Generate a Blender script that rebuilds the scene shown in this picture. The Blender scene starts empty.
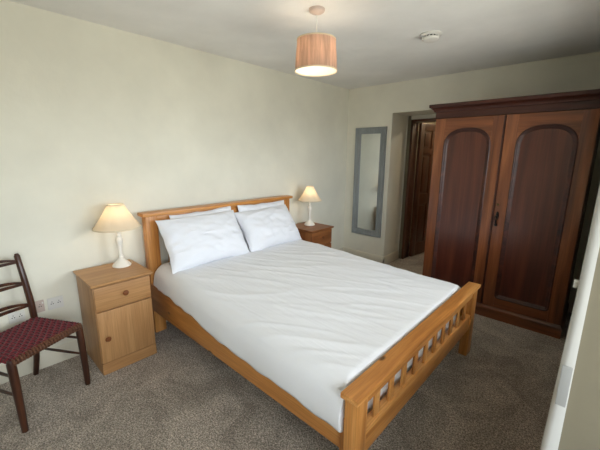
import bpy, bmesh, math, random
from mathutils import Vector, Matrix, noise
PI = math.pi
scene = bpy.context.scene
COL = scene.collection

# ------------------------------------------------------------------ camera
CAM_POS = Vector((2.7836, -4.0291, 1.5137))
cam_d = bpy.data.cameras.new('camera'); cam_d.sensor_width = 36.0
cam_d.lens = 329.234 / 600.0 * 36.0; cam_d.clip_start = 0.02
cam = bpy.data.objects.new('camera', cam_d); COL.objects.link(cam)
R_ = Vector((0.73108115, 0.68225561, 0.00690242))
U_ = Vector((-0.14836637, 0.14909347, 0.97762905))
F_ = Vector((-0.66596379, 0.71575025, -0.21022321))
cam.matrix_world = Matrix(((R_.x, U_.x, -F_.x, CAM_POS.x), (R_.y, U_.y, -F_.y, CAM_POS.y),
                           (R_.z, U_.z, -F_.z, CAM_POS.z), (0, 0, 0, 1)))
scene.camera = cam

# ------------------------------------------------------------------ light, exposure
SKY_STRENGTH = 11.0
BULB_PENDANT, BULB_TABLE_A, BULB_TABLE_B, FILL_HALL = 34.0, 16.0, 16.0, 380.0
scene.view_settings.view_transform = 'Standard'
scene.view_settings.look = 'None'
scene.view_settings.gamma = 1.0
scene.view_settings.use_curve_mapping = False
scene.view_settings.exposure = 0.2
world = bpy.data.worlds.new('sky'); scene.world = world; world.use_nodes = True
wn = world.node_tree; wn.nodes.clear()
w_out = wn.nodes.new('ShaderNodeOutputWorld'); w_bg = wn.nodes.new('ShaderNodeBackground')
w_tc = wn.nodes.new('ShaderNodeTexCoord'); w_sep = wn.nodes.new('ShaderNodeSeparateXYZ')
w_ramp = wn.nodes.new('ShaderNodeValToRGB')
w_ramp.color_ramp.elements[0].position = 0.46; w_ramp.color_ramp.elements[0].color = (0.52, 0.52, 0.47, 1)
w_ramp.color_ramp.elements[1].position = 0.53; w_ramp.color_ramp.elements[1].color = (0.86, 0.94, 1.0, 1)
w_map = wn.nodes.new('ShaderNodeMapRange'); w_map.inputs[1].default_value = -1; w_map.inputs[2].default_value = 1
wn.links.new(w_tc.outputs['Generated'], w_sep.inputs[0]); wn.links.new(w_sep.outputs['Z'], w_map.inputs[0])
wn.links.new(w_map.outputs[0], w_ramp.inputs[0]); wn.links.new(w_ramp.outputs[0], w_bg.inputs[0])
w_bg.inputs[1].default_value = SKY_STRENGTH
wn.links.new(w_bg.outputs[0], w_out.inputs[0])

# room numbers
H = 2.40                    # ceiling
XR = 2.79                   # right wall, room face
YB = -5.6                   # wall behind the photographer
XO = XR + 0.56              # window plane at the back of the deep recess in the right wall
BAY = (-5.0, -3.10, 2.2)    # recess: y0, y1, height
WIN = (-4.85, -3.25, 0.75, 2.05)  # window in the recess: y0, y1, z0, z1
WIN2 = (-2.60, -1.20, 0.85, 2.05)  # second window in the right wall, hidden edge-on: y0, y1, z0, z1
XW2 = XR + 0.24
def xhead(y): return -0.05 - 0.0139 * y     # the bed-head wall runs slightly askew

# daylight portal in the window opening
pl = bpy.data.lights.new('window_portal', 'AREA'); pl.shape = 'RECTANGLE'
pl.size = WIN[1] - WIN[0]; pl.size_y = WIN[3] - WIN[2]; pl.cycles.is_portal = True
po = bpy.data.objects.new('window_portal', pl); COL.objects.link(po)
po.location = (XO + 0.08, (WIN[0] + WIN[1]) / 2, (WIN[2] + WIN[3]) / 2)
po.rotation_euler = (0, PI / 2, 0)
pl.size, pl.size_y = WIN[3] - WIN[2], WIN[1] - WIN[0]
pl2 = bpy.data.lights.new('window_portal_back', 'AREA'); pl2.shape = 'RECTANGLE'; pl2.cycles.is_portal = True
pl2.size, pl2.size_y = WIN2[3] - WIN2[2], WIN2[1] - WIN2[0]
po2 = bpy.data.objects.new('window_portal_back', pl2); COL.objects.link(po2)
po2.location = (XW2 + .08, (WIN2[0] + WIN2[1]) / 2, (WIN2[2] + WIN2[3]) / 2); po2.rotation_euler = (0, PI / 2, 0)

# ------------------------------------------------------------------ materials
def lin(c):
    r = []
    for v in c:
        v /= 255.0
        r.append(v / 12.92 if v <= 0.04045 else ((v + 0.055) / 1.055) ** 2.4)
    return (r[0], r[1], r[2], 1.0)

def base_mat(name, color, rough=0.5, metal=0.0, spec=0.5):
    m = bpy.data.materials.new(name); m.use_nodes = True
    b = m.node_tree.nodes['Principled BSDF']
    b.inputs['Base Color'].default_value = lin(color); b.inputs['Roughness'].default_value = rough
    b.inputs['Metallic'].default_value = metal; b.inputs['Specular IOR Level'].default_value = spec
    return m, m.node_tree, b

def add_noise(nt, scale, detail=4, rough=0.55, dist=0.0, vec=None, mapping=None, coord='Object'):
    n = nt.nodes.new('ShaderNodeTexNoise'); n.inputs['Scale'].default_value = scale
    n.inputs['Detail'].default_value = detail; n.inputs['Roughness'].default_value = rough
    n.inputs['Distortion'].default_value = dist
    if vec is None:
        tc = nt.nodes.new('ShaderNodeTexCoord'); vec = tc.outputs[coord]
    if mapping:
        mp = nt.nodes.new('ShaderNodeMapping'); mp.inputs['Scale'].default_value = mapping
        nt.links.new(vec, mp.inputs[0]); vec = mp.outputs[0]
    nt.links.new(vec, n.inputs['Vector'])
    return n

def ramp(nt, fac, stops):
    r = nt.nodes.new('ShaderNodeValToRGB'); e = r.color_ramp.elements
    while len(e) < len(stops): e.new(0.5)
    for el, (p, c) in zip(e, stops):
        el.position = p; el.color = lin(c) if len(c) == 3 else c
    nt.links.new(fac, r.inputs[0]); return r

def bump(nt, b, height, strength, dist):
    bp = nt.nodes.new('ShaderNodeBump'); bp.inputs['Strength'].default_value = strength
    bp.inputs['Distance'].default_value = dist
    nt.links.new(height, bp.inputs['Height']); nt.links.new(bp.outputs[0], b.inputs['Normal'])
    return bp

def paint_mat(name, color, rough=0.75, var=0.05, bstr=0.25, bscale=9.0):
    m, nt, b = base_mat(name, color, rough, spec=0.3)
    n = add_noise(nt, 1.3, 5)
    d = tuple(max(0, int(c * (1 - var))) for c in color); u = tuple(min(255, int(c * (1 + var * .6))) for c in color)
    r = ramp(nt, n.outputs[0], [(0.3, d), (0.7, u)])
    nt.links.new(r.outputs[0], b.inputs['Base Color'])
    n2 = add_noise(nt, bscale, 6, 0.6)
    bump(nt, b, n2.outputs[0], bstr, 0.01)
    return m

def wood_mat(name, dark, mid, light, axis, rough=0.4, knots=False, fig=9.0, spec=0.45, seed=0.0, coat=0.0):
    m, nt, b = base_mat(name, mid, rough, spec=spec)
    tc = nt.nodes.new('ShaderNodeTexCoord')
    mp = nt.nodes.new('ShaderNodeMapping')
    s = [fig] * 3; s[axis] = fig * 0.075
    mp.inputs['Scale'].default_value = s; mp.inputs['Location'].default_value = (seed, seed * 1.7, seed * .6)
    nt.links.new(tc.outputs['Object'], mp.inputs[0])
    n = add_noise(nt, 1.0, 5, 0.55, 1.4, vec=mp.outputs[0])
    r = ramp(nt, n.outputs[0], [(0.30, dark), (0.5, mid), (0.70, light)])
    s2 = [fig * 16] * 3; s2[axis] = fig * 0.5
    n2 = add_noise(nt, 1.0, 3, 0.5, 0.2, vec=tc.outputs['Object'], mapping=s2)
    r2 = ramp(nt, n2.outputs[0], [(0.35, (222, 218, 214)), (0.6, (255, 255, 255))])
    mx = nt.nodes.new('ShaderNodeMix'); mx.data_type = 'RGBA'; mx.blend_type = 'MULTIPLY'
    mx.inputs[0].default_value = 0.7
    nt.links.new(r.outputs[0], mx.inputs[6]); nt.links.new(r2.outputs[0], mx.inputs[7])
    out = mx.outputs[2]
    if knots:
        v = nt.nodes.new('ShaderNodeTexVoronoi'); v.inputs['Scale'].default_value = 1.0
        mk = nt.nodes.new('ShaderNodeMapping'); s3 = [6.5] * 3; s3[axis] = 3.2
        mk.inputs['Scale'].default_value = s3; mk.inputs['Location'].default_value = (seed + 3.1, seed, seed + 1.3)
        nt.links.new(tc.outputs['Object'], mk.inputs[0]); nt.links.new(mk.outputs[0], v.inputs['Vector'])
        rk = ramp(nt, v.outputs['Distance'], [(0.045, (255, 255, 255)), (0.10, (0, 0, 0))])
        mk2 = nt.nodes.new('ShaderNodeMix'); mk2.data_type = 'RGBA'
        nt.links.new(rk.outputs[0], mk2.inputs[0]); nt.links.new(out, mk2.inputs[6])
        mk2.inputs[7].default_value = lin(tuple(int(c * 0.5) for c in dark))
        out = mk2.outputs[2]
    nt.links.new(out, b.inputs['Base Color'])
    b.inputs['Coat Weight'].default_value = coat; b.inputs['Coat Roughness'].default_value = 0.22
    bump(nt, b, n2.outputs[0], 0.12, 0.002)
    return m

def fabric_mat(name, color, rough=0.9, scale=350.0, bstr=0.3, sheen=0.2, stripes=None):
    m, nt, b = base_mat(name, color, rough, spec=0.15)
    b.inputs['Sheen Weight'].default_value = sheen
    n = add_noise(nt, scale, 2)
    h = n.outputs[0]
    if stripes:
        n3 = add_noise(nt, 1.0, 3, 0.5, 0.3, mapping=stripes)
        ad = nt.nodes.new('ShaderNodeMath'); ad.operation = 'MULTIPLY_ADD'; ad.inputs[1].default_value = 6.0
        nt.links.new(n3.outputs[0], ad.inputs[0]); nt.links.new(h, ad.inputs[2]); h = ad.outputs[0]
    bump(nt, b, h, bstr, 0.002)
    return m

def emit_mat(name, color, strength):
    m = bpy.data.materials.new(name); m.use_nodes = True; nt = m.node_tree; nt.nodes.clear()
    o = nt.nodes.new('ShaderNodeOutputMaterial'); e = nt.nodes.new('ShaderNodeEmission')
    e.inputs[0].default_value = color; e.inputs[1].default_value = strength
    nt.links.new(e.outputs[0], o.inputs[0]); return m

def shade_mat(name, color, trans, streak=None, amount=0.5):
    m = bpy.data.materials.new(name); m.use_nodes = True; nt = m.node_tree; nt.nodes.clear()
    o = nt.nodes.new('ShaderNodeOutputMaterial'); d = nt.nodes.new('ShaderNodeBsdfDiffuse')
    t = nt.nodes.new('ShaderNodeBsdfTranslucent'); mix = nt.nodes.new('ShaderNodeMixShader')
    mix.inputs[0].default_value = amount
    d.inputs[0].default_value = lin(color); t.inputs[0].default_value = lin(trans)
    if streak:
        n = add_noise(nt, 1.0, 4, 0.6, 0.0, mapping=streak)
        r = ramp(nt, n.outputs[0], [(0.35, tuple(int(c * .84) for c in color)), (0.65, color)])
        r2 = ramp(nt, n.outputs[0], [(0.35, tuple(int(c * .80) for c in trans)), (0.65, trans)])
        nt.links.new(r.outputs[0], d.inputs[0]); nt.links.new(r2.outputs[0], t.inputs[0])
    nt.links.new(d.outputs[0], mix.inputs[1]); nt.links.new(t.outputs[0], mix.inputs[2])
    nt.links.new(mix.outputs[0], o.inputs[0]); return m

M = {}
M['wall'] = paint_mat('cream_wall_paint', (232, 229, 213), 0.8)
M['wall_far'] = paint_mat('cream_far_wall_paint', (232, 229, 214), 0.8)
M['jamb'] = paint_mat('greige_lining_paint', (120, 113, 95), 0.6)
M['ceiling'] = paint_mat('white_ceiling_paint', (240, 239, 236), 0.85)
M['trim'] = paint_mat('white_gloss_paint', (222, 220, 208), 0.35, 0.03, 0.1, 30)
M['arch'] = paint_mat('white_gloss_architrave_paint', (200, 199, 195), 0.22, 0.02, 0.06, 14)
M['skirt'] = paint_mat('cream_skirting_paint', (214, 208, 190), 0.45, 0.03, 0.1, 30)
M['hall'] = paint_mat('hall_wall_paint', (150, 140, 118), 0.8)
# pine of the bed: grain along x (0), y (1) or z (2)
PD, PM, PL = (168, 106, 50), (202, 138, 72), (222, 163, 96)
for a, k in ((0, 'x'), (1, 'y'), (2, 'z')):
    M['pine_' + k] = wood_mat('bed_pine_' + k, PD, PM, PL, a, 0.36, a != 2, 10.0, seed=a * 2.3)
ND, NM, NL = (168, 122, 76), (184, 138, 90), (196, 151, 102)
for a, k in ((1, 'y'), (2, 'z'), (0, 'x')):
    M['oak_' + k] = wood_mat('bedside_pine_' + k, ND, NM, NL, a, 0.42, False, 9.0, seed=5 + a)
RD, RM, RL = (116, 66, 34), (142, 88, 48), (160, 104, 60)  # far cabinet: pine darkened, its corner shade put into the colour
for a, k in ((1, 'y'), (2, 'z'), (0, 'x')):
    M['brown_' + k] = wood_mat('bedside_shaded_pine_' + k, RD, RM, RL, a, 0.42, False, 9.0, seed=8 + a)
MD, MM, ML = (80, 42, 22), (120, 67, 37), (150, 92, 54)
for a, k in ((0, 'x'), (2, 'z')):
    M['mahog_' + k] = wood_mat('mahogany_' + k, MD, MM, ML, a, 0.33, False, 8.0, coat=0.35, seed=1 + a)
M['mahog_panel'] = wood_mat('mahogany_flame_panel', (58, 26, 20), (78, 36, 26), (100, 52, 36), 2, 0.30, False, 5.0, coat=0.45, seed=4)
M['mahog_dark'] = wood_mat('mahogany_dark_moulding', (46, 20, 13), (66, 29, 18), (88, 42, 26), 0, 0.45, False, 8.0, coat=0.1, seed=7)
M['door_wood'] = wood_mat('stained_door_wood', (62, 34, 22), (88, 48, 30), (108, 62, 40), 2, 0.28, False, 8.0, coat=0.4, seed=9)
M['chair_wood'] = wood_mat('dark_chair_wood', (40, 20, 12), (62, 32, 19), (92, 52, 30), 2, 0.34, False, 12.0, coat=0.3, seed=11)
M['knob'] = base_mat('turned_knob_wood', (120, 70, 36), 0.35)[0]
M['brass'] = base_mat('aged_brass', (96, 78, 48), 0.38, 0.9)[0]
M['iron'] = base_mat('dark_iron', (30, 26, 24), 0.45, 0.6)[0]
M['steel'] = base_mat('grey_metal_plate', (158, 158, 155), 0.4, 0.2)[0]
M['plastic'] = base_mat('white_plastic', (226, 224, 218), 0.35)[0]
M['plastic_dark'] = base_mat('socket_hole_dark', (40, 40, 42), 0.6)[0]
M['plastic_warm'] = base_mat('pink_grey_plastic', (196, 178, 168), 0.4)[0]
M['lamp_white'] = base_mat('white_painted_wood', (236, 232, 222), 0.4)[0]
M['cable'] = base_mat('cream_cable', (214, 196, 160), 0.5)[0]
M['linen'] = fabric_mat('white_cotton_duvet', (232, 233, 236), 0.85, 420, 0.30, 0.15, stripes=(2.2, 34.0, 3.0))
M['pillow'] = fabric_mat('white_cotton_pillow', (230, 231, 236), 0.85, 420, 0.2, 0.15)
M['mattress'] = fabric_mat('white_mattress_ticking', (222, 222, 220), 0.9, 260, 0.2)
M['seat'] = fabric_mat('maroon_seat_cord', (108, 22, 32), 0.8, 300, 0.4, 0.2)
M['seat2'] = fabric_mat('dark_maroon_seat_cord', (70, 14, 22), 0.85, 300, 0.4, 0.2)
M['rush'] = wood_mat('worn_rush_edge', (70, 44, 30), (104, 66, 44), (136, 92, 62), 1, 0.7, False, 14)
M['mirror_frame'] = wood_mat('grey_blue_mirror_paint', (128, 134, 136), (142, 148, 150), (154, 160, 162), 2, 0.5, False, 14)
M['mirror'] = base_mat('mirror_glass', (226, 230, 228), 0.02, 1.0)[0]
g = bpy.data.materials.new('window_glass'); g.use_nodes = True; gn = g.node_tree; gn.nodes.clear()
go = gn.nodes.new('ShaderNodeOutputMaterial'); gt = gn.nodes.new('ShaderNodeBsdfTransparent'); gg = gn.nodes.new('ShaderNodeBsdfGlossy')
gm = gn.nodes.new('ShaderNodeMixShader'); gm.inputs[0].default_value = 0.06; gg.inputs['Roughness'].default_value = 0.02
gn.links.new(gt.outputs[0], gm.inputs[1]); gn.links.new(gg.outputs[0], gm.inputs[2]); gn.links.new(gm.outputs[0], go.inputs[0])
M['glass'] = g
M['pendant_shade'] = shade_mat('pinkish_linen_shade', (216, 186, 168), (226, 188, 164), (46, 46, 3.0), 0.42)
M['shade_lining'] = shade_mat('white_shade_lining', (250, 244, 232), (246, 236, 220), None, 0.35)
M['table_shade'] = shade_mat('cream_pleated_shade', (236, 226, 206), (246, 224, 186), None, 0.42)
M['shade_trim'] = fabric_mat('cream_shade_trim', (220, 206, 178), 0.85, 300, 0.2)
M['bulb_p'] = emit_mat('lit_pendant_bulb', (1.0, 0.84, 0.66, 1), BULB_PENDANT)
M['bulb_a'] = emit_mat('lit_lamp_bulb', (1.0, 0.80, 0.58, 1), BULB_TABLE_A)
M['bulb_b'] = emit_mat('lit_far_lamp_bulb', (1.0, 0.80, 0.58, 1), BULB_TABLE_B)
M['bulb_fill'] = emit_mat('hall_fill_bulb', (1.0, 0.82, 0.60, 1), FILL_HALL)  # added fill for the landing

def carpet():
    m, nt, b = base_mat('grey_brown_carpet', (140, 131, 122), 0.98, spec=0.05)
    b.inputs['Sheen Weight'].default_value = 0.25
    n1 = add_noise(nt, 120.0, 3, 0.75)
    r1 = ramp(nt, n1.outputs[0], [(0.37, (112, 101, 91)), (0.5, (192, 179, 165)), (0.63, (252, 240, 225))])
    n2 = add_noise(nt, 3.2, 5, 0.65, 1.2)
    r2 = ramp(nt, n2.outputs[0], [(0.36, (196, 193, 190)), (0.60, (255, 255, 255))])
    mx = nt.nodes.new('ShaderNodeMix'); mx.data_type = 'RGBA'; mx.blend_type = 'MULTIPLY'; mx.inputs[0].default_value = 0.85
    nt.links.new(r1.outputs[0], mx.inputs[6]); nt.links.new(r2.outputs[0], mx.inputs[7])
    n4 = add_noise(nt, 55.0, 3, 0.6)
    r4 = ramp(nt, n4.outputs[0], [(0.35, (200, 200, 200)), (0.6, (255, 255, 255))])
    mx2 = nt.nodes.new('ShaderNodeMix'); mx2.data_type = 'RGBA'; mx2.blend_type = 'MULTIPLY'; mx2.inputs[0].default_value = 0.8
    nt.links.new(mx.outputs[2], mx2.inputs[6]); nt.links.new(r4.outputs[0], mx2.inputs[7])
    nt.links.new(mx2.outputs[2], b.inputs['Base Color'])
    n3 = add_noise(nt, 130.0, 4, 0.7)
    bump(nt, b, n3.outputs[0], 0.9, 0.012)
    return m
M['carpet'] = carpet()

# ------------------------------------------------------------------ geometry helpers
def link(name, mesh, parent=None):
    o = bpy.data.objects.new(name, mesh); COL.objects.link(o)
    if parent: o.parent = parent
    return o

def mesh_of(name, bm, mat, smooth=True):
    bmesh.ops.recalc_face_normals(bm, faces=bm.faces[:])
    me = bpy.data.meshes.new(name); bm.to_mesh(me); bm.free()
    if mat: me.materials.append(mat)
    if smooth and me.polygons:
        me.polygons.foreach_set('use_smooth', [True] * len(me.polygons))
        try: me.set_sharp_from_angle(angle=math.radians(38))
        except Exception: pass
    return me

def obj(name, bm, mat, parent=None, smooth=True):
    return link(name, mesh_of(name, bm, mat, smooth), parent)

def thing(name, label, cat, loc=(0, 0, 0), rz=0.0, group=None):
    o = link(name, None); o.location = loc; o.rotation_euler = (0, 0, rz); o.empty_display_size = 0.05
    return tag(o, label, cat, group)

def tag(o, label, cat, group=None):
    o['label'] = label; o['category'] = cat
    if group: o['group'] = group
    return o

def struct(o, label=None, cat=None):
    o['kind'] = 'structure'
    if label: o['label'] = label
    if cat: o['category'] = cat
    return o

def bx(bm, x0, x1, y0, y1, z0, z1, bev=0.0, seg=2):
    x0, x1 = min(x0, x1), max(x0, x1); y0, y1 = min(y0, y1), max(y0, y1); z0, z1 = min(z0, z1), max(z0, z1)
    v = [bm.verts.new((x, y, z)) for x in (x0, x1) for y in (y0, y1) for z in (z0, z1)]
    fs = [bm.faces.new([v[i] for i in f]) for f in
          ((0, 1, 3, 2), (4, 6, 7, 5), (0, 4, 5, 1), (2, 3, 7, 6), (0, 2, 6, 4), (1, 5, 7, 3))]
    if bev > 0:
        es = list({e for f in fs for e in f.edges})
        bmesh.ops.bevel(bm, geom=es, offset=bev, segments=seg, profile=0.6, affect='EDGES')
    return bm

def box(name, mat, parent, x0, x1, y0, y1, z0, z1, bev=0.003, seg=2):
    return obj(name, bx(bmesh.new(), x0, x1, y0, y1, z0, z1, bev, seg), mat, parent)

def lathe(bm, prof, c=(0, 0, 0), seg=40, rip=None, close=False):
    rings = []
    for r, z in prof:
        ring = []
        for i in range(seg):
            a = 2 * PI * i / seg
            rr = r * (rip(a) if rip else 1.0)
            ring.append(bm.verts.new((c[0] + rr * math.cos(a), c[1] + rr * math.sin(a), c[2] + z)))
        rings.append(ring)
    for k in range(len(rings) - 1):
        for i in range(seg):
            j = (i + 1) % seg
            bm.faces.new((rings[k][i], rings[k][j], rings[k + 1][j], rings[k + 1][i]))
    if close:
        bm.faces.new(rings[0]); bm.faces.new(rings[-1])
    return bm

def tube(bm, pts, r, seg=10, r2=None, sx=1.0, cap=True):
    """tube through pts; r may be a list of radii; sx flattens along the frame's first axis"""
    pts = [Vector(p) for p in pts]; n = len(pts)
    rs = r if isinstance(r, (list, tuple)) else [r + ((r2 if r2 is not None else r) - r) * i / max(1, n - 1) for i in range(n)]
    rings = []; up = Vector((0.0, 0.0, 1.0)); prev = None
    for i, p in enumerate(pts):
        t = (pts[min(i + 1, n - 1)] - pts[max(i - 1, 0)]).normalized()
        if prev is None:
            a = up if abs(t.z) < 0.9 else Vector((1, 0, 0))
            u = t.cross(a).normalized()
        else:
            u = (prev - t * prev.dot(t)).normalized()
        prev = u; v = t.cross(u).normalized()
        rings.append([bm.verts.new(p + u * rs[i] * sx * math.cos(2 * PI * k / seg) + v * rs[i] * math.sin(2 * PI * k / seg)) for k in range(seg)])
    for a, b in zip(rings, rings[1:]):
        for k in range(seg):
            j = (k + 1) % seg; bm.faces.new((a[k], a[j], b[j], b[k]))
    if cap: bm.faces.new(rings[0]); bm.faces.new(rings[-1])
    return bm

def ball(bm, c, r, u=16, v=10, s=(1, 1, 1)):
    mat = Matrix.Translation(c) @ Matrix.Diagonal((s[0], s[1], s[2], 1))
    bmesh.ops.create_uvsphere(bm, u_segments=u, v_segments=v, radius=r, matrix=mat); return bm

def rect_stack(bm, x0, x1, y0, y1, secs, back=False):
    """moulded block: rectangle outlines grown by off at height z (the back edge y1 stays put)"""
    rings = []
    for off, z in secs:
        yb = y1 + (off if back else 0)
        rings.append([bm.verts.new(p) for p in ((x0 - off, y0 - off, z), (x1 + off, y0 - off, z), (x1 + off, yb, z), (x0 - off, yb, z))])
    for a, b in zip(rings, rings[1:]):
        for i in range(4):
            j = (i + 1) % 4; bm.faces.new((a[i], a[j], b[j], b[i]))
    bm.faces.new(rings[0]); bm.faces.new(rings[-1]); return bm

def prism_xz(bm, pts, y0, y1):
    """closed outline in x,z extruded along y (outline may be concave: filled by triangulation)"""
    a = [bm.verts.new((x, y0, z)) for x, z in pts]; b = [bm.verts.new((x, y1, z)) for x, z in pts]
    fa = bm.faces.new(a); fb = bm.faces.new(b)
    n = len(pts)
    for i in range(n):
        j = (i + 1) % n; bm.faces.new((a[i], a[j], b[j], b[i]))
    bmesh.ops.triangulate(bm, faces=[fa, fb]); return bm

def loop_sweep(bm, loop, prof):
    """sweep a profile of (inset, y) around a closed loop in x,z"""
    n = len(loop); rings = []
    area = sum(loop[i][0] * loop[(i + 1) % n][1] - loop[(i + 1) % n][0] * loop[i][1] for i in range(n))
    sg = 1 if area > 0 else -1
    for i, (x, z) in enumerate(loop):
        px, pz = loop[i - 1]; qx, qz = loop[(i + 1) % n]
        tx, tz = qx - px, qz - pz; L = math.hypot(tx, tz) or 1; nx, nz = -tz / L * sg, tx / L * sg
        rings.append([bm.verts.new((x + nx * o, y, z + nz * o)) for o, y in prof])
    m = len(prof)
    for i in range(n):
        j = (i + 1) % n
        for k in range(m - 1):
            bm.faces.new((rings[i][k], rings[j][k], rings[j][k + 1], rings[i][k + 1]))
    return bm

# ================================================================== the setting
def quad_prism(bm, pts, z0, z1):
    a = [bm.verts.new((x, y, z0)) for x, y in pts]; b = [bm.verts.new((x, y, z1)) for x, y in pts]
    bm.faces.new(a); bm.faces.new(b)
    for i in range(len(pts)):
        j = (i + 1) % len(pts); bm.faces.new((a[i], a[j], b[j], b[i]))
    return bm

struct(box('floor', M['carpet'], None, -0.3, XR + 1.6, YB - .2, 2.3, -0.10, 0.0, 0), 'grey-brown flecked cut-pile carpet covering the bedroom floor', 'floor')
struct(box('ceiling', M['ceiling'], None, -0.3, XR + 1.6, YB - .2, 2.3, H, H + 0.1, 0), 'off-white painted plaster ceiling over the bedroom', 'ceiling')
bm = quad_prism(bmesh.new(), [(xhead(0.02), 0.02), (xhead(YB), YB), (xhead(YB) - .2, YB), (xhead(0) - .2, 0.02)], 0, H)
struct(obj('wall_head', bm, M['wall'], smooth=False), 'cream wall behind the bed head', 'wall')
bm = bmesh.new()
bx(bm, -0.3, XO + .1, YB - .15, YB, 0, H)
struct(obj('wall_back', bm, M['wall'], smooth=False), 'cream wall behind the photographer', 'wall')
# far wall: pier with the mirror, lintel, part behind the wardrobe; recess behind
REC = (0.636, 1.52, 0.45, 2.036)     # x0, x1, depth, height
bm = bmesh.new()
bx(bm, -0.3, REC[0], 0, REC[2] + .12, 0, H, 0)
bx(bm, REC[0], REC[1], 0, REC[2] + .12, REC[3], H, 0)
bx(bm, REC[1], XR + .2, 0, REC[2] + .12, 0, H, 0)
struct(obj('wall_far', bm, M['wall_far'], smooth=False), 'cream far wall with the mirror and a deep door recess', 'wall')
# right wall with the deep window recess the photographer stands in
bm = bmesh.new()
bx(bm, XR, XO + .1, BAY[1], WIN2[0] - .3, 0, H, 0)
bx(bm, XR, XW2 + .1, WIN2[0] - .3, WIN2[0], 0, H, 0)
bx(bm, XR, XW2 + .1, WIN2[1], 0.02, 0, H, 0)
bx(bm, XR, XW2 + .1, WIN2[0], WIN2[1], 0, WIN2[2], 0); bx(bm, XR, XW2 + .1, WIN2[0], WIN2[1], WIN2[3], H, 0)
bx(bm, XR, XO + .1, BAY[0], BAY[1], BAY[2], H, 0)
bx(bm, XR, XO + .1, YB, BAY[0], 0, H, 0)
bx(bm, XO, XO + .1, BAY[0], BAY[1], 0, WIN[2], 0)
bx(bm, XO, XO + .1, BAY[0], BAY[1], WIN[3], BAY[2], 0)
bx(bm, XO, XO + .1, BAY[0], WIN[0], WIN[2], WIN[3], 0)
bx(bm, XO, XO + .1, WIN[1], BAY[1], WIN[2], WIN[3], 0)
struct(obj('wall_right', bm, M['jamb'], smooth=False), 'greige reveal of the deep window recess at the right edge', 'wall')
# windows
def window(name, label, loc, rz, width, height):
    w = struct(link(name, None), label, 'window'); w.location = loc; w.rotation_euler = (0, 0, rz)
    def wbox(n, m, *a): return box(n, m, w, *a, 0.004)
    hw, hh = width / 2, height
    for s in (-1, 1): wbox('window_frame', M['trim'], -.03, .03, s * hw, s * (hw - .05), 0, hh)
    wbox('window_frame', M['trim'], -.03, .03, -hw + .05, hw - .05, 0, .05); wbox('window_frame', M['trim'], -.03, .03, -hw + .05, hw - .05, hh - .05, hh)
    wbox('mullion', M['trim'], -.025, .025, -.025, .025, .05, hh - .05)
    wbox('window_sill', M['trim'], -.16, -.03, -hw, hw, 0.0, 0.02)
    for s in (-1, 1): wbox('pane', M['glass'], -.003, .003, s * .025, s * (hw - .05), .05, hh - .05)
window('window_1', 'white casement window in the deep recess behind the photographer', (XO + .05, (WIN[0] + WIN[1]) / 2, WIN[2]), 0, WIN[1] - WIN[0], WIN[3] - WIN[2])
window('window_2', 'white casement window in the right wall opposite the bed head', (XW2 + .05, (WIN2[0] + WIN2[1]) / 2, WIN2[2]), 0, WIN2[1] - WIN2[0], WIN2[3] - WIN2[2])
# baseboards
def baseboard(name, p, q, inward, parent=None):
    """skirting from p to q, thickness towards inward (unit xy)"""
    bm = bmesh.new(); prof = [(0, 0), (.018, 0), (.018, .085), (.012, .098), (.010, .112), (.004, .12), (0, .12)]
    A = [bm.verts.new((p[0] + inward[0] * o, p[1] + inward[1] * o, z)) for o, z in prof]
    B = [bm.verts.new((q[0] + inward[0] * o, q[1] + inward[1] * o, z)) for o, z in prof]
    bm.faces.new(A); bm.faces.new(B)
    for i in range(len(prof)):
        j = (i + 1) % len(prof); bm.faces.new((A[i], A[j], B[j], B[i]))
    return struct(obj(name, bm, M['skirt'], parent))
baseboard('baseboard_head', (xhead(0), 0), (xhead(YB), YB), (1, 0))
baseboard('baseboard_far', (xhead(0), 0), (REC[0] + .018, 0), (0, -1))
baseboard('baseboard_recess', (REC[0], -0.018), (REC[0], REC[2]), (1, 0))
baseboard('baseboard_right', (XR, BAY[1] + .08), (XR, 0), (-1, 0))

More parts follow.
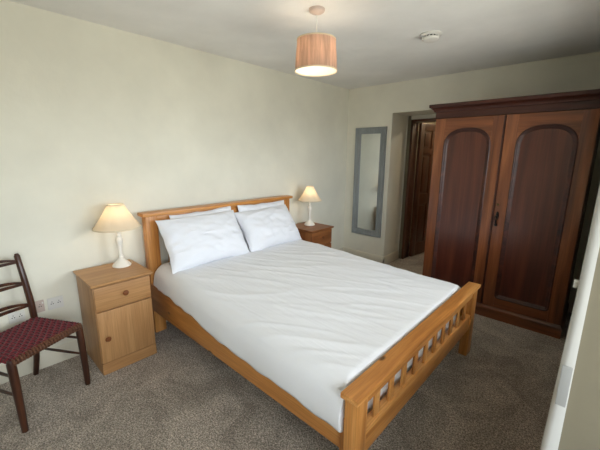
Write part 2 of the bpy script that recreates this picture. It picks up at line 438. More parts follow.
# door at the back of the recess: white casing, stained lining, panelled leaf standing open
YR = REC[2]
d1 = struct(link('door_1', None), 'dark stained panelled door standing open in the recess', 'door'); d1.location = (REC[0], YR, 0)
OX0, OX1, OZ = 0.056, 0.86, 1.985
box('casing', M['jamb'], d1, 0.012, OX0, -.020, .02, 0, REC[3], .003)  # greige puts the dimmer flat of the white casing into the colour
box('casing_highlight', M['trim'], d1, 0.0, .012, -.030, .02, 0, REC[3], .003)  # white strip painted in as the highlight along the casing edge
box('casing', M['trim'], d1, OX0, OX1, -.025, .02, OZ, REC[3], .004)
box('lining', M['door_wood'], d1, OX0, OX0 + .03, -.015, .16, 0, OZ, .003)
box('lining', M['door_wood'], d1, OX0 + .03, OX1, -.015, .16, OZ - .03, OZ, .003)
def door_leaf(parent, W, Ht, th):
    lf = link('leaf', None, parent)
    sw = .10
    box('stile', M['door_wood'], lf, 0, sw, 0, th, 0.01, Ht, .003); box('stile', M['door_wood'], lf, W - sw, W, 0, th, 0.01, Ht, .003)
    box('mullion', M['door_wood'], lf, W / 2 - .045, W / 2 + .045, .001, th - .001, .2, Ht - .1, .003)
    for z0, z1 in ((.01, .2), (.80, .95), (1.52, 1.60), (Ht - .1, Ht)):
        box('rail', M['door_wood'], lf, sw, W - sw, .0005, th - .0005, z0, z1, .003)
    for z0, z1 in ((.2, .80), (.95, 1.52), (1.60, Ht - .1)):
        for x0, x1 in ((sw, W / 2 - .045), (W / 2 + .045, W - sw)):
            bm = bmesh.new()
            bx(bm, x0, x1, .012, th - .012, z0, z1, 0)
            bx(bm, x0 + .03, x1 - .03, .004, th - .004, z0 + .03, z1 - .03, .006)
            obj('panel', bm, M['door_wood'], lf)
    bm = bmesh.new(); ball(bm, (W - .05, -.05, .98), .026); tube(bm, [(W - .05, 0, .98), (W - .05, -.05, .98)], .01)
    obj('door_knob', bm, M['brass'], lf)
    return lf
lf = door_leaf(d1, 0.74, 1.95, .04)
lf.location = (OX0 + .075, .16, 0); lf.rotation_euler = (0, 0, math.radians(84))
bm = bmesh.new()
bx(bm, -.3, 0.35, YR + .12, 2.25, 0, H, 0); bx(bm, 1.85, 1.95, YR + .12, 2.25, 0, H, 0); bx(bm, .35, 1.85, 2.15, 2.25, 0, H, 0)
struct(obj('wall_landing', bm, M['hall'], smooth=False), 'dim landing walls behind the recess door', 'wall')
# added fill light, out of view, to brighten the open recess door
ll = thing('landing_fill_light', 'added fill light in the landing, brightening the recess door', 'light', (1.45, 1.5, H))
obj('base', lathe(bmesh.new(), [(.07, 0), (.07, -.02), (.03, -.03)], close=True), M['plastic'], ll)
obj('bulb', ball(bmesh.new(), (0, 0, -.06), .035, 12, 8), M['bulb_fill'], ll)

# corner trim of the window recess at the right edge of the picture: thick gloss-painted, a little out of plumb
def architrave_bm(y0, y1):
    bm = bmesh.new(); rings = []
    for z in [0, .4, .8, 1.2, 1.6, 2.14]:
        xl = 2.743 + (z / 1.46) * 0.028 + 0.002 * math.sin(z * 7)
        xr = XR
        pts = [(xr, y0), (xl + .014, y0), (xl + .006, y0 + .003), (xl + .001, y0 + .010), (xl, y0 + .020), (xl, y1 - .012), (xl + .008, y1), (xr, y1)]
        rings.append([bm.verts.new((x, y, z)) for x, y in pts])
    n = 8
    for a, b in zip(rings, rings[1:]):
        for i in range(n):
            j = (i + 1) % n; bm.faces.new((a[i], a[j], b[j], b[i]))
    bm.faces.new(rings[0]); bm.faces.new(rings[-1]); return bm
t1 = struct(obj('trim_1', architrave_bm(BAY[1] - .004, BAY[1] + .07), M['arch']), 'white gloss rounded corner trim of the window recess at the right edge', 'trim')
box('strike_plate', M['steel'], t1, 2.768, 2.788, BAY[1] - .0065, BAY[1] - .002, .93, 1.035, .001)
bm = bmesh.new(); bx(bm, 2.759, 2.770, BAY[1] + .02, BAY[1] + .032, 1.218, 1.236, .002)
obj('catch', bm, M['plastic'], t1)

# ================================================================== bed
bed = thing('double_bed', 'pine double bed frame with slatted footboard and capped headboard', 'bed', (0.13, -2.21, 0))
BO = Vector((0.13, -2.21, 0))
def B(name, mat, x0, x1, y0, y1, z0, z1, bev=.004, parent=bed):
    return box(name, mat, parent, x0 - BO.x, x1 - BO.x, y0 - BO.y, y1 - BO.y, z0, z1, bev)
# footboard
B('footboard_cap', M['pine_y'], 2.106, 2.192, -3.052, -1.375, .534, .560, .006)
for y0, y1 in ((-3.036, -2.950), (-1.492, -1.394)):
    B('foot_post', M['pine_z'], 2.120, 2.180, y0, y1, 0, .534, .005)
B('footboard_top_rail', M['pine_y'], 2.128, 2.174, -2.950, -1.492, .482, .534)
B('footboard_bottom_rail', M['pine_y'], 2.128, 2.174, -2.950, -1.492, .225, .345)
n_open = 11; span = 2.950 - 1.492; sw = .046; op = (span - sw * (n_open - 1)) / n_open
for k in range(n_open - 1):
    y0 = -2.950 + op * (k + 1) + sw * k
    B('footboard_slat', M['pine_z'], 2.152, 2.163, y0, y0 + sw, .345, .482, .002)
# headboard
B('headboard_cap', M['pine_y'], .040, .150, -3.012, -1.322, 1.016, 1.046, .008)
for y0, y1 in ((-2.985, -2.888), (-1.455, -1.355)):
    B('head_post', M['pine_z'], .055, .128, y0, y1, 0, 1.016, .005)
B('headboard_top_rail', M['pine_y'], .065, .115, -2.888, -1.455, .925, 1.016)
B('headboard_bottom_rail', M['pine_y'], .065, .115, -2.888, -1.455, .42, .56)
for k in range(10):
    y0 = -2.888 + .088 * (k + 1) + .046 * k
    B('headboard_slat', M['pine_z'], .078, .102, y0, y0 + sw, .56, .925, .002)
# rails
B('side_rail', M['pine_x'], .128, 2.120, -2.992, -2.962, .215, .450)
B('side_rail', M['pine_x'], .128, 2.120, -1.444, -1.414, .215, .450)
B('rail_bracket_block', M['pine_z'], 2.082, 2.120, -3.010, -2.955, .20, .405, .004)
for k in range(9):
    x = .26 + k * .215
    B('base_slat', M['pine_y'], x, x + .08, -2.962, -1.444, .275, .295, .002)

mt = tag(box('mattress', M['mattress'], None, .135, 2.075, -2.965, -1.455, .296, .522, .045, 4), 'white mattress lying in the pine bed under the duvet', 'mattress')

# ------------------------------------------------------------------ duvet
def fold(d, half, r, drop):
    """unroll distance d: flat to half-r, quarter arc, then straight down -> (pos, depth)"""
    flat = half - r
    s = 1 if d >= 0 else -1; d = abs(d)
    if d <= flat: return s * d, 0.0
    a = (d - flat) / r
    if a <= PI / 2: return s * (flat + r * math.sin(a)), r * (1 - math.cos(a))
    return s * half, r + (d - flat - r * PI / 2)

def duvet():
    bm = bmesh.new(); NX, NY = 190, 170
    yc = -2.212; half = .816; r = .115
    arc = (half - r) + r * PI / 2
    x0 = .165; xfoot = 2.104; rf = .055; Lx = (xfoot - rf - x0) + rf * PI / 2 + .28
    rows = []
    for i in range(NX + 1):
        t = Lx * i / NX; row = []
        fx = xfoot - x0
        for j in range(NY + 1):
            u = -1 + 2 * j / NY
            hem_l = .036 + .034 * t + .007 * math.sin(t * 6.3 + .6) + .007 * math.sin(t * 15.1) + .004 * math.sin(t * 33)
            hem_r = .10 + .012 * math.sin(t * 5.0 + 2)
            ext = arc + (hem_l if u < 0 else hem_r)
            s = u * ext
            py, dy = fold(s, half, r, 0)
            px, dx = fold(t, fx, rf, 0)
            au = abs(u)
            cr = max(0.0, (abs(py) - (half - .30)) / .30)
            xx = x0 + px - (.045 if py > 0 else 0) * cr ** 2.5 * max(0.0, min(1.0, (px - 1.6) / .4))
            zt = .602 - .050 * max(0, min(1, (t - .5) / 1.5)) + .006 * math.sin(t * 2.6 + 1)
            z = zt - (max(dy, dx) if py < 0 else math.hypot(dy, dx))
            z = max(z, .205)
            # puff and creases running the length of the bed
            top = max(0.0, 1 - max(dy, dx) / .11)
            n1 = noise.noise((t * 1.1, py * 3.0, 1.3)); al = t + .55 * py; ac = py - .55 * t; n2 = noise.noise((al * 1.5, ac * 9.0, 4.0))
            n3 = noise.noise((al * 3.0, ac * 21.0, 8.0))
            ridge = 1 - abs(noise.noise((al * 1.2, ac * 6.0 + .3 * math.sin(al * 3), 2.2))) * 2
            z += top * (.010 * n1 + .0050 * n2 + .0022 * n3 + .0060 * max(0, ridge) ** 4)
            side = 1 - top
            m1 = noise.noise((t * 5.0, z * 4.0, 9.0)); m2 = noise.noise((t * 13.0, z * 7.0, 3.0))
            off = side * (.006 * m1 + .003 * m2 + .006 * math.sin(max(0, dy - .1) / .12 * PI)) if dy > 0 else 0.0
            yy = yc + py + (off if py > 0 else -off)
            if py < 0: yy += .05 * max(0.0, 1 - t / .9) ** 1.5 * min(1.0, -py / .5)
            if dx > 0:
                kk = min(1.0, dx / .08); kk = kk * kk * (3 - 2 * kk)
                yy = max(yy, -3.06 + .125 * kk); yy = min(yy, -1.37 - .11 * kk)
            row.append(bm.verts.new((xx, yy, z)))
        rows.append(row)
    for i in range(NX):
        for j in range(NY):
            bm.faces.new((rows[i][j], rows[i + 1][j], rows[i + 1][j + 1], rows[i][j + 1]))
    o = obj('duvet', bm, M['linen'])
    sd = o.modifiers.new('thickness', 'SOLIDIFY'); sd.thickness = .014; sd.offset = -1
    return tag(o, 'white cotton duvet with lengthwise creases spread over the pine bed', 'duvet')
duvet()

# ------------------------------------------------------------------ pillows
def pillow(name, w, h, th, seed):
    bm = bmesh.new(); N, K = 46, 34; rnd = seed * 7.13
    def sheet(sgn):
        rows = []
        for i in range(N + 1):
            u = -1 + 2 * i / N; row = []
            for j in range(K + 1):
                v = -1 + 2 * j / K
                e = max(0.0, (1 - abs(u) ** 3.0) * (1 - abs(v) ** 2.6))
                t = th / 2 * (e ** .52)
                # edges drawn in between the corners
                x = u * w / 2 * (1 - .045 * (1 - v * v) * abs(u) ** 2)
                y = v * h / 2 * (1 - .06 * (1 - u * u) * abs(v) ** 2)
                k = min(1, e * 3)
                ridge = 1 - 2 * abs(noise.noise((u * 2.2 + v * 1.4 + rnd, v * 3.4 - u * 1.0, sgn * 3.0 + rnd)))
                wr = 1.5 * (.010 * noise.noise((u * 2.0 + rnd, v * 2.6, sgn * 2 + rnd)) + .006 * noise.noise((u * 6 + v * 2 + rnd, v * 6, rnd))
                      + .006 * max(0, ridge) ** 3) * k
                wob = .008 * noise.noise((u * 3 + rnd, v * 3, rnd * 2)) * (1 - k)
                row.append(bm.verts.new((x + wob, y + wob, sgn * t + wr * sgn)))
            rows.append(row)
        for i in range(N):
            for j in range(K):
                f = (rows[i][j], rows[i + 1][j], rows[i + 1][j + 1], rows[i][j + 1])
                bm.faces.new(f if sgn > 0 else f[::-1])
    sheet(1); sheet(-1)
    bmesh.ops.remove_doubles(bm, verts=bm.verts[:], dist=1e-4)
    return obj(name, bm, M['pillow'])
def place_pillow(o, base, lean, roll, yaw=0.0):
    """base: middle of the lower edge; lean back from vertical; local x = across bed, y = up the pillow, z = towards the foot"""
    h2 = o['h'] / 2
    m = Matrix.Translation(base) @ Matrix.Rotation(yaw, 4, 'Z') @ Matrix.Rotation(-lean, 4, 'Y') @ Matrix.Rotation(roll, 4, 'X')
    basis = Matrix(((0, 0, 1, 0), (1, 0, 0, 0), (0, 1, 0, 0), (0, 0, 0, 1)))
    o.matrix_world = m @ basis @ Matrix.Translation((0, h2, 0))
P = [(.62, .44, .12, 1, (.232, -2.475, .585), .20, .035, 0.0, 'white pillow propped at the back behind the left front pillow'),
     (.64, .44, .12, 2, (.232, -1.785, .585), .20, -.01, 0.0, 'white pillow propped at the back behind the right front pillow'),
     (.76, .45, .20, 3, (.425, -2.555, .606), .55, -.005, .02, 'white plump front pillow beside the left bedside lamp'),
     (.70, .44, .20, 4, (.425, -1.815, .602), .62, .015, -.02, 'white plump front pillow on the right half of the bed')]
for w_, h_, t_, sd_, base_, lean_, roll_, yaw_, lab_ in P:
    o = pillow('pillow', w_, h_, t_, sd_); o['h'] = h_
    place_pillow(o, base_, lean_, roll_, yaw_); del o['h']
    tag(o, lab_, 'pillow', 'four white pillows at the bed head')

# ================================================================== bedside cabinets
def bedside(label, loc, pre, W=.395, D=.415, Ht=.67):
    t = thing('bedside_cabinet', label, 'bedside cabinet', loc, 0, 'pine bedside cabinets either side of the bed')
    Y, Z, X = M[pre + '_y'], M[pre + '_z'], M[pre + '_x']
    x1 = D - .018
    # local: x 0..D away from the wall, y 0..W along it
    bm = bmesh.new()
    bx(bm, 0, x1 - .018, .012, .030, .0, Ht - .026, .002); bx(bm, 0, x1 - .018, W - .030, W - .012, .0, Ht - .026, .002)
    bx(bm, 0, .008, .030, W - .030, .05, Ht - .026, 0); bx(bm, .008, x1 - .020, .030, W - .030, .07, .085, 0)
    bx(bm, .008, x1 - .020, .030, W - .030, .455, .468, 0)
    obj('carcass', bm, Z, t)
    box('plinth', Y, t, x1 - .030, x1 - .004, .0125, W - .0125, 0, .082, .002)
    bm = bmesh.new(); rect_stack(bm, 0.0, D - .016, .013, W - .013, [(0, Ht - .026), (.006, Ht - .024), (.012, Ht - .018), (.016, Ht - .010), (.016, Ht - .003), (.013, Ht)], True)
    for v in bm.verts: v.co.x = max(v.co.x, 0.0)
    obj('top', bm, Y, t)
    dr = box('drawer', Y, t, x1 - .020, x1, .016, W - .016, .474, Ht - .030, .003)
    dd = box('door', Z, t, x1 - .020, x1, .016, W - .016, .088, .464, .003)
    def knob(par, y, z):
        bm = bmesh.new()
        lathe(bm, [(.008, 0), (.007, .008), (.017, .014), (.019, .020), (.015, .026), (.004, .028)], seg=20, close=True)
        bmesh.ops.rotate(bm, verts=bm.verts[:], cent=(0, 0, 0), matrix=Matrix.Rotation(PI / 2, 3, 'Y'))
        bmesh.ops.translate(bm, verts=bm.verts[:], vec=(x1, y, z))
        obj('knob', bm, M['knob'], par)
    knob(dr, W / 2 + .006, .563); knob(dd, .062, .268)
    return t
bedside('light pine bedside cabinet standing between the chair and the bed', (.030, -3.490, 0), 'oak')
bedside('pine bedside cabinet, shade painted into its brown, in the corner beyond the bed, near the mirror', (.030, -1.312, 0), 'brown')

# ================================================================== table lamps
def table_lamp(label, loc, bulb, pleats, rb=.172, rt=.058, cord=None):
    t = thing('table_lamp', label, 'lamp', loc, 0, 'white table lamps on the bedside cabinets')
    prof = [(.001, 0), (.064, 0), (.066, .006), (.060, .016), (.046, .030), (.032, .044), (.022, .056), (.018, .064), (.022, .071), (.016, .078),
            (.013, .092), (.014, .125), (.019, .165), (.024, .192), (.025, .208), (.020, .222), (.013, .230), (.018, .238), (.018, .246), (.012, .254),
            (.013, .272), (.017, .288), (.015, .302), (.010, .308), (.001, .310)]
    obj('base', lathe(bmesh.new(), prof, seg=32), M['lamp_white'], t)
    obj('bulb_holder', lathe(bmesh.new(), [(.012, .308), (.014, .312), (.014, .345), (.010, .350)], seg=20, close=True), M['plastic'], t)
    obj('bulb', ball(bmesh.new(), (0, 0, .385), .026, 14, 10, (1, 1, 1.25)), bulb, t)
    rip = (lambda a: 1 - .022 * (1 - abs(math.sin(a * pleats / 2)))) if pleats < 20 else (lambda a: 1 + .012 * math.cos(a * pleats))
    zb, zt_ = .300, .470
    bm = bmesh.new()
    prof = [(rb + (rt - rb) * (k / 8) + .006 * math.sin(PI * k / 8) * -1, zb + (zt_ - zb) * k / 8) for k in range(9)]
    lathe(bm, prof, seg=96, rip=rip)
    sh = obj('shade', bm, M['table_shade'], t)
    bm = bmesh.new(); lathe(bm, [(rb + .001, zb - .004), (rb + .003, zb), (rb + .001, zb + .006), (rb - .002, zb + .001), (rb + .001, zb - .004)], seg=64, rip=rip)
    obj('shade_binding', bm, M['shade_trim'], sh)
    bm = bmesh.new(); lathe(bm, [(rt + .001, zt_ - .005), (rt + .003, zt_), (rt + .001, zt_ + .004), (rt - .002, zt_), (rt + .001, zt_ - .005)], seg=64, rip=rip)
    obj('shade_binding', bm, M['shade_trim'], sh)
    bm = bmesh.new()
    for a in (0, 2 * PI / 3, 4 * PI / 3): tube(bm, [(.013 * math.cos(a), .013 * math.sin(a), .340), ((rt - .002) * math.cos(a), (rt - .002) * math.sin(a), zt_ - .01)], .0015, 6)
    obj('shade_carrier', bm, M['brass'], sh)
    if cord: obj('cord', tube(bmesh.new(), cord, .0028, 8), M['cable'], t)
    return t
table_lamp('white lamp with cream panelled shade on the light pine cabinet beside the chair', (.150, -3.200, .67), M['bulb_a'], 10, .163, .056,
           [(.02, .05, .003), (.0, .075, .003), (-.03, .085, .003), (-.075, .093, .003), (-.108, .097, .003)])
table_lamp('white lamp with cream pleated shade on the far cabinet near the mirror', (.185, -1.065, .67), M['bulb_b'], 42, .140, .040)

# ================================================================== pendant light
pd = thing('pendant_light', 'lit pendant light with pinkish linen drum shade hanging over the bed', 'pendant light', (1.293, -2.286, H))
obj('ceiling_rose', lathe(bmesh.new(), [(.050, 0), (.051, -.008), (.047, -.016), (.034, -.024), (.014, -.030), (.006, -.034)], seg=36, close=True), M['plastic_warm'], pd)
obj('flex', tube(bmesh.new(), [(0, 0, -.03), (0, 0, -.16)], .0035, 8), M['plastic'], pd)
obj('lamp_holder', lathe(bmesh.new(), [(.010, -.14), (.016, -.15), (.018, -.20), (.018, -.215)], seg=20, close=True), M['plastic'], pd)
obj('bulb', ball(bmesh.new(), (0, 0, -.250), .030, 16, 10, (1, 1, 1.2)), M['bulb_p'], pd)
bm = bmesh.new(); lathe(bm, [(.123, -.178), (.126, -.225), (.131, -.28), (.135, -.360)], seg=72)
sh = obj('shade', bm, M['pendant_shade'], pd)
obj('shade_lining', lathe(bmesh.new(), [(.1205, -.180), (.1235, -.225), (.1285, -.28), (.1325, -.359)], seg=72), M['shade_lining'], sh)
for r_, z_ in ((.123, -.178), (.135, -.360)):
    bm = bmesh.new(); lathe(bm, [(r_ + .0015, z_ - .004), (r_ + .0025, z_), (r_ + .0015, z_ + .005), (r_ - .0015, z_ + .001), (r_ + .0015, z_ - .004)], seg=72)
    obj('shade_rim', bm, M['shade_trim'], sh)
bm = bmesh.new()
for k in range(3):
    a = k * 2 * PI / 3 + .4
    tube(bm, [(.017 * math.cos(a), .017 * math.sin(a), -.190), (.12 * math.cos(a), .12 * math.sin(a), -.182)], .002, 6)
obj('shade_carrier', bm, M['plastic'], sh)

# ================================================================== smoke alarm
sa = thing('smoke_alarm', 'round white smoke alarm on the ceiling above the wardrobe side', 'smoke alarm', (1.647, -1.383, H))
obj('base_plate', lathe(bmesh.new(), [(.078, 0), (.079, -.010), (.070, -.016)], seg=40, close=True), M['plastic'], sa)
obj('cover', lathe(bmesh.new(), [(.056, -.024), (.061, -.028), (.059, -.042), (.044, -.050), (.018, -.052), (.001, -.052)], seg=40), M['plastic'], sa)
obj('vent_core', lathe(bmesh.new(), [(.051, -.012), (.051, -.028)], seg=40, close=True), M['plastic_dark'], sa)
for k in range(14):
    a = 2 * PI * k / 14
    bm = bmesh.new(); bx(bm, .049, .059, -.004, .004, -.029, -.013, .001)
    bmesh.ops.rotate(bm, verts=bm.verts[:], cent=(0, 0, 0), matrix=Matrix.Rotation(a, 3, 'Z'))
    obj('vent_fin', bm, M['plastic'], sa)

# ================================================================== wall mirror
mx0, mx1, mz0, mz1 = .105, .574, .385, 1.873
mr = thing('wall_mirror', 'tall narrow mirror in a grey-blue painted frame on the far wall', 'mirror', ((mx0 + mx1) / 2, 0, mz0))
W2 = (mx1 - mx0) / 2; Hm = mz1 - mz0
lp = [(-W2, 0), (W2, 0), (W2, Hm), (-W2, Hm)]
def mitred(bm, prof, k):
    """one side of the frame, mitred"""
    cs = [(-1, -1), (1, -1), (1, 1), (-1, 1)]
    P0, P1 = lp[k], lp[(k + 1) % 4]; c0, c1 = cs[k], cs[(k + 1) % 4]
    A = [bm.verts.new((P0[0] - c0[0] * o, y, P0[1] - c0[1] * o)) for o, y in prof]
    Bv = [bm.verts.new((P1[0] - c1[0] * o, y, P1[1] - c1[1] * o)) for o, y in prof]
    bm.faces.new(A); bm.faces.new(Bv)
    for i in range(len(prof)):
        j = (i + 1) % len(prof); bm.faces.new((A[i], A[j], Bv[j], Bv[i]))
    return bm
fprof = [(0, 0), (0, -.028), (.004, -.032), (.020, -.030), (.026, -.024), (.060, -.020), (.066, -.024), (.080, -.022), (.084, -.014), (.084, 0)]
for k in range(4): obj('frame_side', mitred(bmesh.new(), fprof, k), M['mirror_frame'], mr)
box('mirror_glass', M['mirror'], mr, -W2 + .078, W2 - .078, -.010, -.004, .078, Hm - .078, 0)

# ================================================================== wardrobe
WX0, WX1, WY = 1.460, 2.668, -.672
WB = -.03
wd = thing('wardrobe', 'large antique mahogany wardrobe with two arched panel doors', 'wardrobe', ((WX0 + WX1) / 2, WY, 0))
ox, oy = (WX0 + WX1) / 2, WY
def wl(x): return x - ox
bm = bmesh.new()
bx(bm, wl(WX0), wl(WX0) + .025, .022, WB - oy, .10, 1.86, .002); bx(bm, wl(WX1) - .025, wl(WX1), .022, WB - oy, .10, 1.86, .002)
bx(bm, wl(WX0) + .025, wl(WX1) - .025, WB - oy - .015, WB - oy, .10, 1.86, 0); bx(bm, wl(WX0) + .025, wl(WX1) - .025, .03, WB - oy - .015, .10, .12, 0)
bx(bm, wl(WX0) + .025, wl(WX1) - .025, .03, WB - oy - .015, 1.84, 1.86, 0)
obj('carcass', bm, M['mahog_z'], wd)
bm = bmesh.new(); rect_stack(bm, wl(WX0), wl(WX1), 0, WB - oy, [(.012, 0), (.012, .085), (.008, .098), (.002, .105), (0, .112)])
obj('plinth', bm, M['mahog_x'], wd)
bm = bmesh.new(); rect_stack(bm, wl(WX0), wl(WX1), 0.0, WB - oy, [(0, 1.86), (.002, 1.862), (.002, 1.918)])
obj('frieze', bm, M['mahog_dark'], wd)
bm = bmesh.new(); rect_stack(bm, wl(WX0), wl(WX1), 0.0, WB - oy, [(.002, 1.918), (.014, 1.921), (.018, 1.930), (.022, 1.938), (.034, 1.948), (.042, 1.956), (.050, 1.958), (.054, 1.966), (.054, 1.984), (.050, 1.988)])
obj('cornice', bm, M['mahog_dark'], wd)
def arch_loop(x0, x1, z0, zs, zt, r=.03, n=26):
    """panel outline in x,z: small round corners below, wide rounded arch above"""
    pts = []
    for k in range(7):
        a = PI + PI / 2 * k / 6; pts.append((x0 + r + r * math.cos(a), z0 + r + r * math.sin(a)))
    for k in range(7):
        a = 1.5 * PI + PI / 2 * k / 6; pts.append((x1 - r + r * math.cos(a), z0 + r + r * math.sin(a)))
    cx, hx = (x0 + x1) / 2, (x1 - x0) / 2
    for k in range(n + 1):
        a = PI * k / n; e = 2 / 2.45
        c, s = math.cos(a), math.sin(a)
        pts.append((cx + hx * math.copysign(abs(c) ** e, c), zs + (zt - zs) * abs(s) ** e))
    return pts
def wardrobe_door(x0, x1, label):
    zb, zt_ = .116, 1.856; th = .022
    d = link('door', None, wd); d.location = (wl((x0 + x1) / 2), 0, 0); d['label'] = label
    hw = (x1 - x0) / 2 - .002; st = .094
    px0, px1, pz0, pzs, pzt = -hw + st, hw - st, .205, 1.585, 1.762
    box('stile', M['mahog_z'], d, -hw, px0, 0, th, zb, zt_, .002); box('stile', M['mahog_z'], d, px1, hw, 0, th, zb, zt_, .002)
    box('bottom_rail', M['mahog_x'], d, px0, px1, .0008, th, zb, pz0 + .012, .001)
    arc = arch_loop(px0, px1, pz0, pzs, pzt)[14:]          # right to left over the arch
    bm = bmesh.new(); rows = []
    for x, z in arc: rows.append([bm.verts.new((x, y, zz)) for y, zz in ((.0008, z), (.0008, zt_), (th, zt_), (th, z))])
    for p, q in zip(rows, rows[1:]):
        for i in range(4):
            j = (i + 1) % 4
            try: bm.faces.new((p[i], p[j], q[j], q[i]))
            except ValueError: pass
    bm.faces.new(rows[0]); bm.faces.new(rows[-1])
    obj('top_rail', bm, M['mahog_x'], d)
    loop = arch_loop(px0, px1, pz0 + .002, pzs, pzt)
    obj('panel', prism_xz(bmesh.new(), loop, .012, .018), M['mahog_panel'], d)
    bm = bmesh.new(); loop_sweep(bm, loop, [(-.002, .002), (-.002, -.003), (.004, -.006), (.010, -.004), (.014, .002), (.022, .004), (.028, .009), (.034, .0125)])
    obj('panel_moulding', bm, M['mahog_dark'], d)
    return d
XM = 2.062
dl = wardrobe_door(WX0 + .003, XM - .001, 'narrower left wardrobe door')
dr = wardrobe_door(XM + .001, WX1 - .003, 'right wardrobe door with key escutcheon')
box('closing_bead', M['mahog_dark'], dl, .287, .300, -.008, .004, .118, 1.854, .003)
bm = bmesh.new(); lathe(bm, [(.001, -.006), (.012, -.005), (.015, 0)], seg=18); 
for v in bm.verts: v.co = Vector((v.co.x * .9, v.co.z, v.co.y * 2.4))
bmesh.ops.translate(bm, verts=bm.verts[:], vec=(-.272, 0, .985))
tube(bm, [(-.272, -.004, .985), (-.272, -.028, .985)], .004, 8)
es = obj('escutcheon', bm, M['iron'], dr)
bm = bmesh.new()
for k in range(14):
    a0, a1 = 2 * PI * k / 14, 2 * PI * (k + 1) / 14
    tube(bm, [(-.272 + .014 * math.cos(a0), -.030, .965 + .018 * math.sin(a0)), (-.272 + .014 * math.cos(a1), -.030, .965 + .018 * math.sin(a1))], .0035, 6)
tube(bm, [(-.272, -.028, .948), (-.270, -.018, .905)], .007, 8); ball(bm, (-.270, -.018, .900), .013, 10, 8)
obj('key', bm, M['iron'], es)
bm = bmesh.new(); ball(bm, (-.275, -.012, 1.085), .011, 12, 8); tube(bm, [(-.275, 0, 1.085), (-.275, -.012, 1.085)], .006, 8)
obj('knob', bm, M['brass'], dr)

# ================================================================== ladder-back chair with woven seat
chair = thing('ladder_back_chair', 'dark wooden ladder-back chair with woven maroon seat beside the pine cabinet', 'chair', (.355, -3.845, 0), math.atan2(.466, .885))
# local x forward, local y to its left (towards the bed)
SH = .425
def xy_front(s): return Vector((.190, s * .200, 0))
def xy_back(s): return Vector((-.160, s * .182, 0))
for s in (-1, 1):
    f = xy_front(s)
    bm = bmesh.new()
    tube(bm, [(f.x + .004, f.y, 0), (f.x + .004, f.y, .12), (f.x, f.y, .30), (f.x - .004, f.y, SH - .008), (f.x - .004, f.y, SH + .012)], [.016, .019, .021, .021, .016], 14)
    obj('front_leg', bm, M['chair_wood'], chair)
    b = xy_back(s)
    bm = bmesh.new()
    tube(bm, [(b.x - .080, b.y, 0), (b.x - .045, b.y, .14), (b.x - .012, b.y, .32), (b.x, b.y, SH), (b.x - .008, b.y, .55), (b.x - .027, b.y - s * .002, .70), (b.x - .053, b.y - s * .004, .865), (b.x - .055, b.y - s * .004, .880)],
         [.016, .018, .019, .020, .0195, .018, .016, .009], 14)
    obj('back_post', bm, M['chair_wood'], chair)
def rung(a, b, r=.0085, name='rung'):
    a, b = Vector(a), Vector(b); mid = (a + b) / 2
    obj(name, tube(bmesh.new(), [a, a.lerp(b, .25), mid, a.lerp(b, .75), b], [r * .8, r, r * 1.12, r, r * .8], 10), M['chair_wood'], chair)
def back_at(s, z):
    zs = [(0, -.080), (.14, -.045), (.32, -.012), (.425, 0)]
    for (z0, o0), (z1, o1) in zip(zs, zs[1:]):
        if z0 <= z <= z1: return Vector((-.160 + o0 + (o1 - o0) * (z - z0) / (z1 - z0), s * .182, z))
for s in (-1, 1):
    for zz in (.215, .330):
        p = back_at(s, zz); q = xy_front(s); q.z = zz + .008; rung(p, q)
for zz in (.25,): rung(back_at(-1, zz), back_at(1, zz))
# seat rails and cord seat
for a, b, n in (((.188, -.200, SH), (.188, .200, SH), 'seat_rail'), ((-.160, -.182, SH), (-.160, .182, SH), 'seat_rail')):
    rung(a, b, .013, n)
for s in (-1, 1): rung((.188, s * .200, SH), (-.160, s * .182, SH), .013, 'seat_rail')
def woven_seat():
    bm1, bm2 = bmesh.new(), bmesh.new()
    n = 17
    def hw(x): return .182 + (.200 - .182) * (x + .160) / .350 + .008
    def wv(i, j): return .0032 * (1 if (i + j) % 2 else -1)
    # cross strips (side to side)
    for i in range(n):
        x = -.168 + .366 * (i + .5) / n; pts = []
        h = hw(x)
        pts.append((x, -h - .004, SH - .004))
        for j in range(n): pts.append((x, -h + 2 * h * (j + .5) / n, SH + .014 + wv(i, j) - .006 * math.sin(PI * (j + .5) / n)))
        pts.append((x, h + .004, SH - .004))
        tube(bm1, pts, .0092, 6)
    for j in range(n):
        pts = [(.203, hw(.19) * (-1 + 2 * (j + .5) / n), SH - .004)]
        for i in range(n - 1, -1, -1):
            x = -.168 + .366 * (i + .5) / n; h = hw(x)
            pts.append((x, -h + 2 * h * (j + .5) / n, SH + .014 - wv(i, j) - .006 * math.sin(PI * (j + .5) / n)))
        pts.append((-.175, hw(-.16) * (-1 + 2 * (j + .5) / n), SH - .004))
        tube(bm2, pts, .0092, 6)
    a = obj('seat_cord', bm1, M['seat'], chair); a['kind'] = 'stuff'; a['label'] = 'maroon woven cord running side to side'
    b = obj('seat_cord', bm2, M['seat2'], chair); b['kind'] = 'stuff'; b['label'] = 'dark maroon woven cord running front to back'
woven_seat()
# frayed cord wraps along the front edge
bm = bmesh.new(); random.seed(4)
for k in range(24):
    y = -.195 + .39 * k / 23; pts = []
    for q in range(9):
        a = 2 * PI * q / 8; pts.append((.192 + (.017 + random.uniform(0, .003)) * math.cos(a), y + random.uniform(-.002, .002), SH - .001 + .017 * math.sin(a)))
    tube(bm, pts, .0068, 6)
o = obj('seat_edge_wrap', bm, M['rush'], chair); o['label'] = 'worn brown cord wrapping the front seat edge'
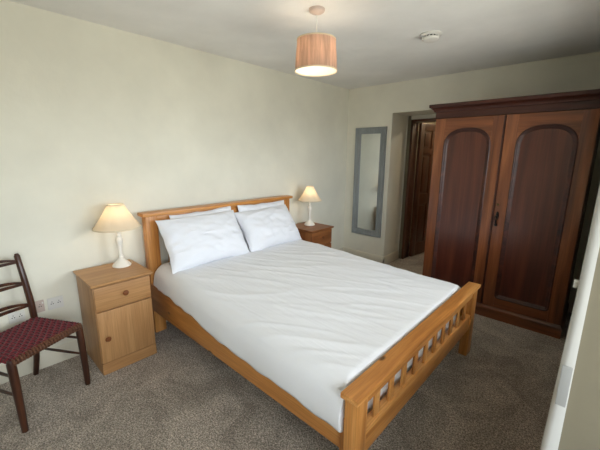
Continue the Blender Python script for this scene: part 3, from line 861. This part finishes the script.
# three pierced ladder slats
def ladder_slat(zc, off, h, bow):
    bm = bmesh.new(); n = 18; W = .176
    def P(t, dz): return Vector((-.160 + off - bow * (1 - t * t), W * t, zc + dz))
    gap = h * .36
    for sgn in (1, -1):
        rings = []
        for k in range(n + 1):
            t = -1 + 2 * k / n
            op = gap * max(0.0, 1 - (abs(t) / .80) ** 2) ** .6 if abs(t) < .80 else 0.0
            zi = sgn * (op / 2 + .0001); zo = sgn * (h / 2 * (1 - .35 * abs(t) ** 3) + (.010 * (1 - t * t)))
            sh_ = .016 * (1 - t * t)
            rings.append([bm.verts.new(P(t, z + sh_) + Vector((dx, 0, 0))) for z, dx in ((zi, -.006), (zo, -.006), (zo, .006), (zi, .006))])
        for a, b in zip(rings, rings[1:]):
            for i in range(4):
                j = (i + 1) % 4; bm.faces.new((a[i], a[j], b[j], b[i]))
        bm.faces.new(rings[0]); bm.faces.new(rings[-1])
    obj('ladder_slat', bm, M['chair_wood'], chair)
ladder_slat(.828, -.047, .030, .028); ladder_slat(.682, -.024, .030, .028); ladder_slat(.536, -.007, .030, .026)

# ================================================================== wall sockets
def socket(label, y, z, w=.086, h=.086, mat='plastic'):
    t = thing('wall_socket', label, 'socket', (xhead(y), y, z), 0, 'white sockets on the wall behind the chair')
    box('plate', M[mat], t, 0, .009, -w / 2, w / 2, -h / 2, h / 2, .003)
    for s in (-1, 1):
        box('pin_hole', M['plastic_dark'], t, .0085, .0094, s * w * .22 - .009, s * w * .22 - .003, -.004, .002, 0)
        box('pin_hole', M['plastic_dark'], t, .0085, .0094, s * w * .22 + .003, s * w * .22 + .009, -.004, .002, 0)
        box('pin_hole', M['plastic_dark'], t, .0085, .0094, s * w * .22 - .002, s * w * .22 + .002, .010, .016, 0)
        box('rocker_switch', M['plastic'], t, .008, .012, s * w * .40 - .004, s * w * .40 + .004, .016, .030, .001)
socket('white socket plate on the wall between chair and pine cabinet', -3.617, .458, .092, .086)
socket('pinkish white socket plate partly behind the chair post', -3.725, .462, .086, .086, 'plastic_warm')
socket('white socket plate seen under the lowest ladder slat', -3.835, .432, .086, .075)
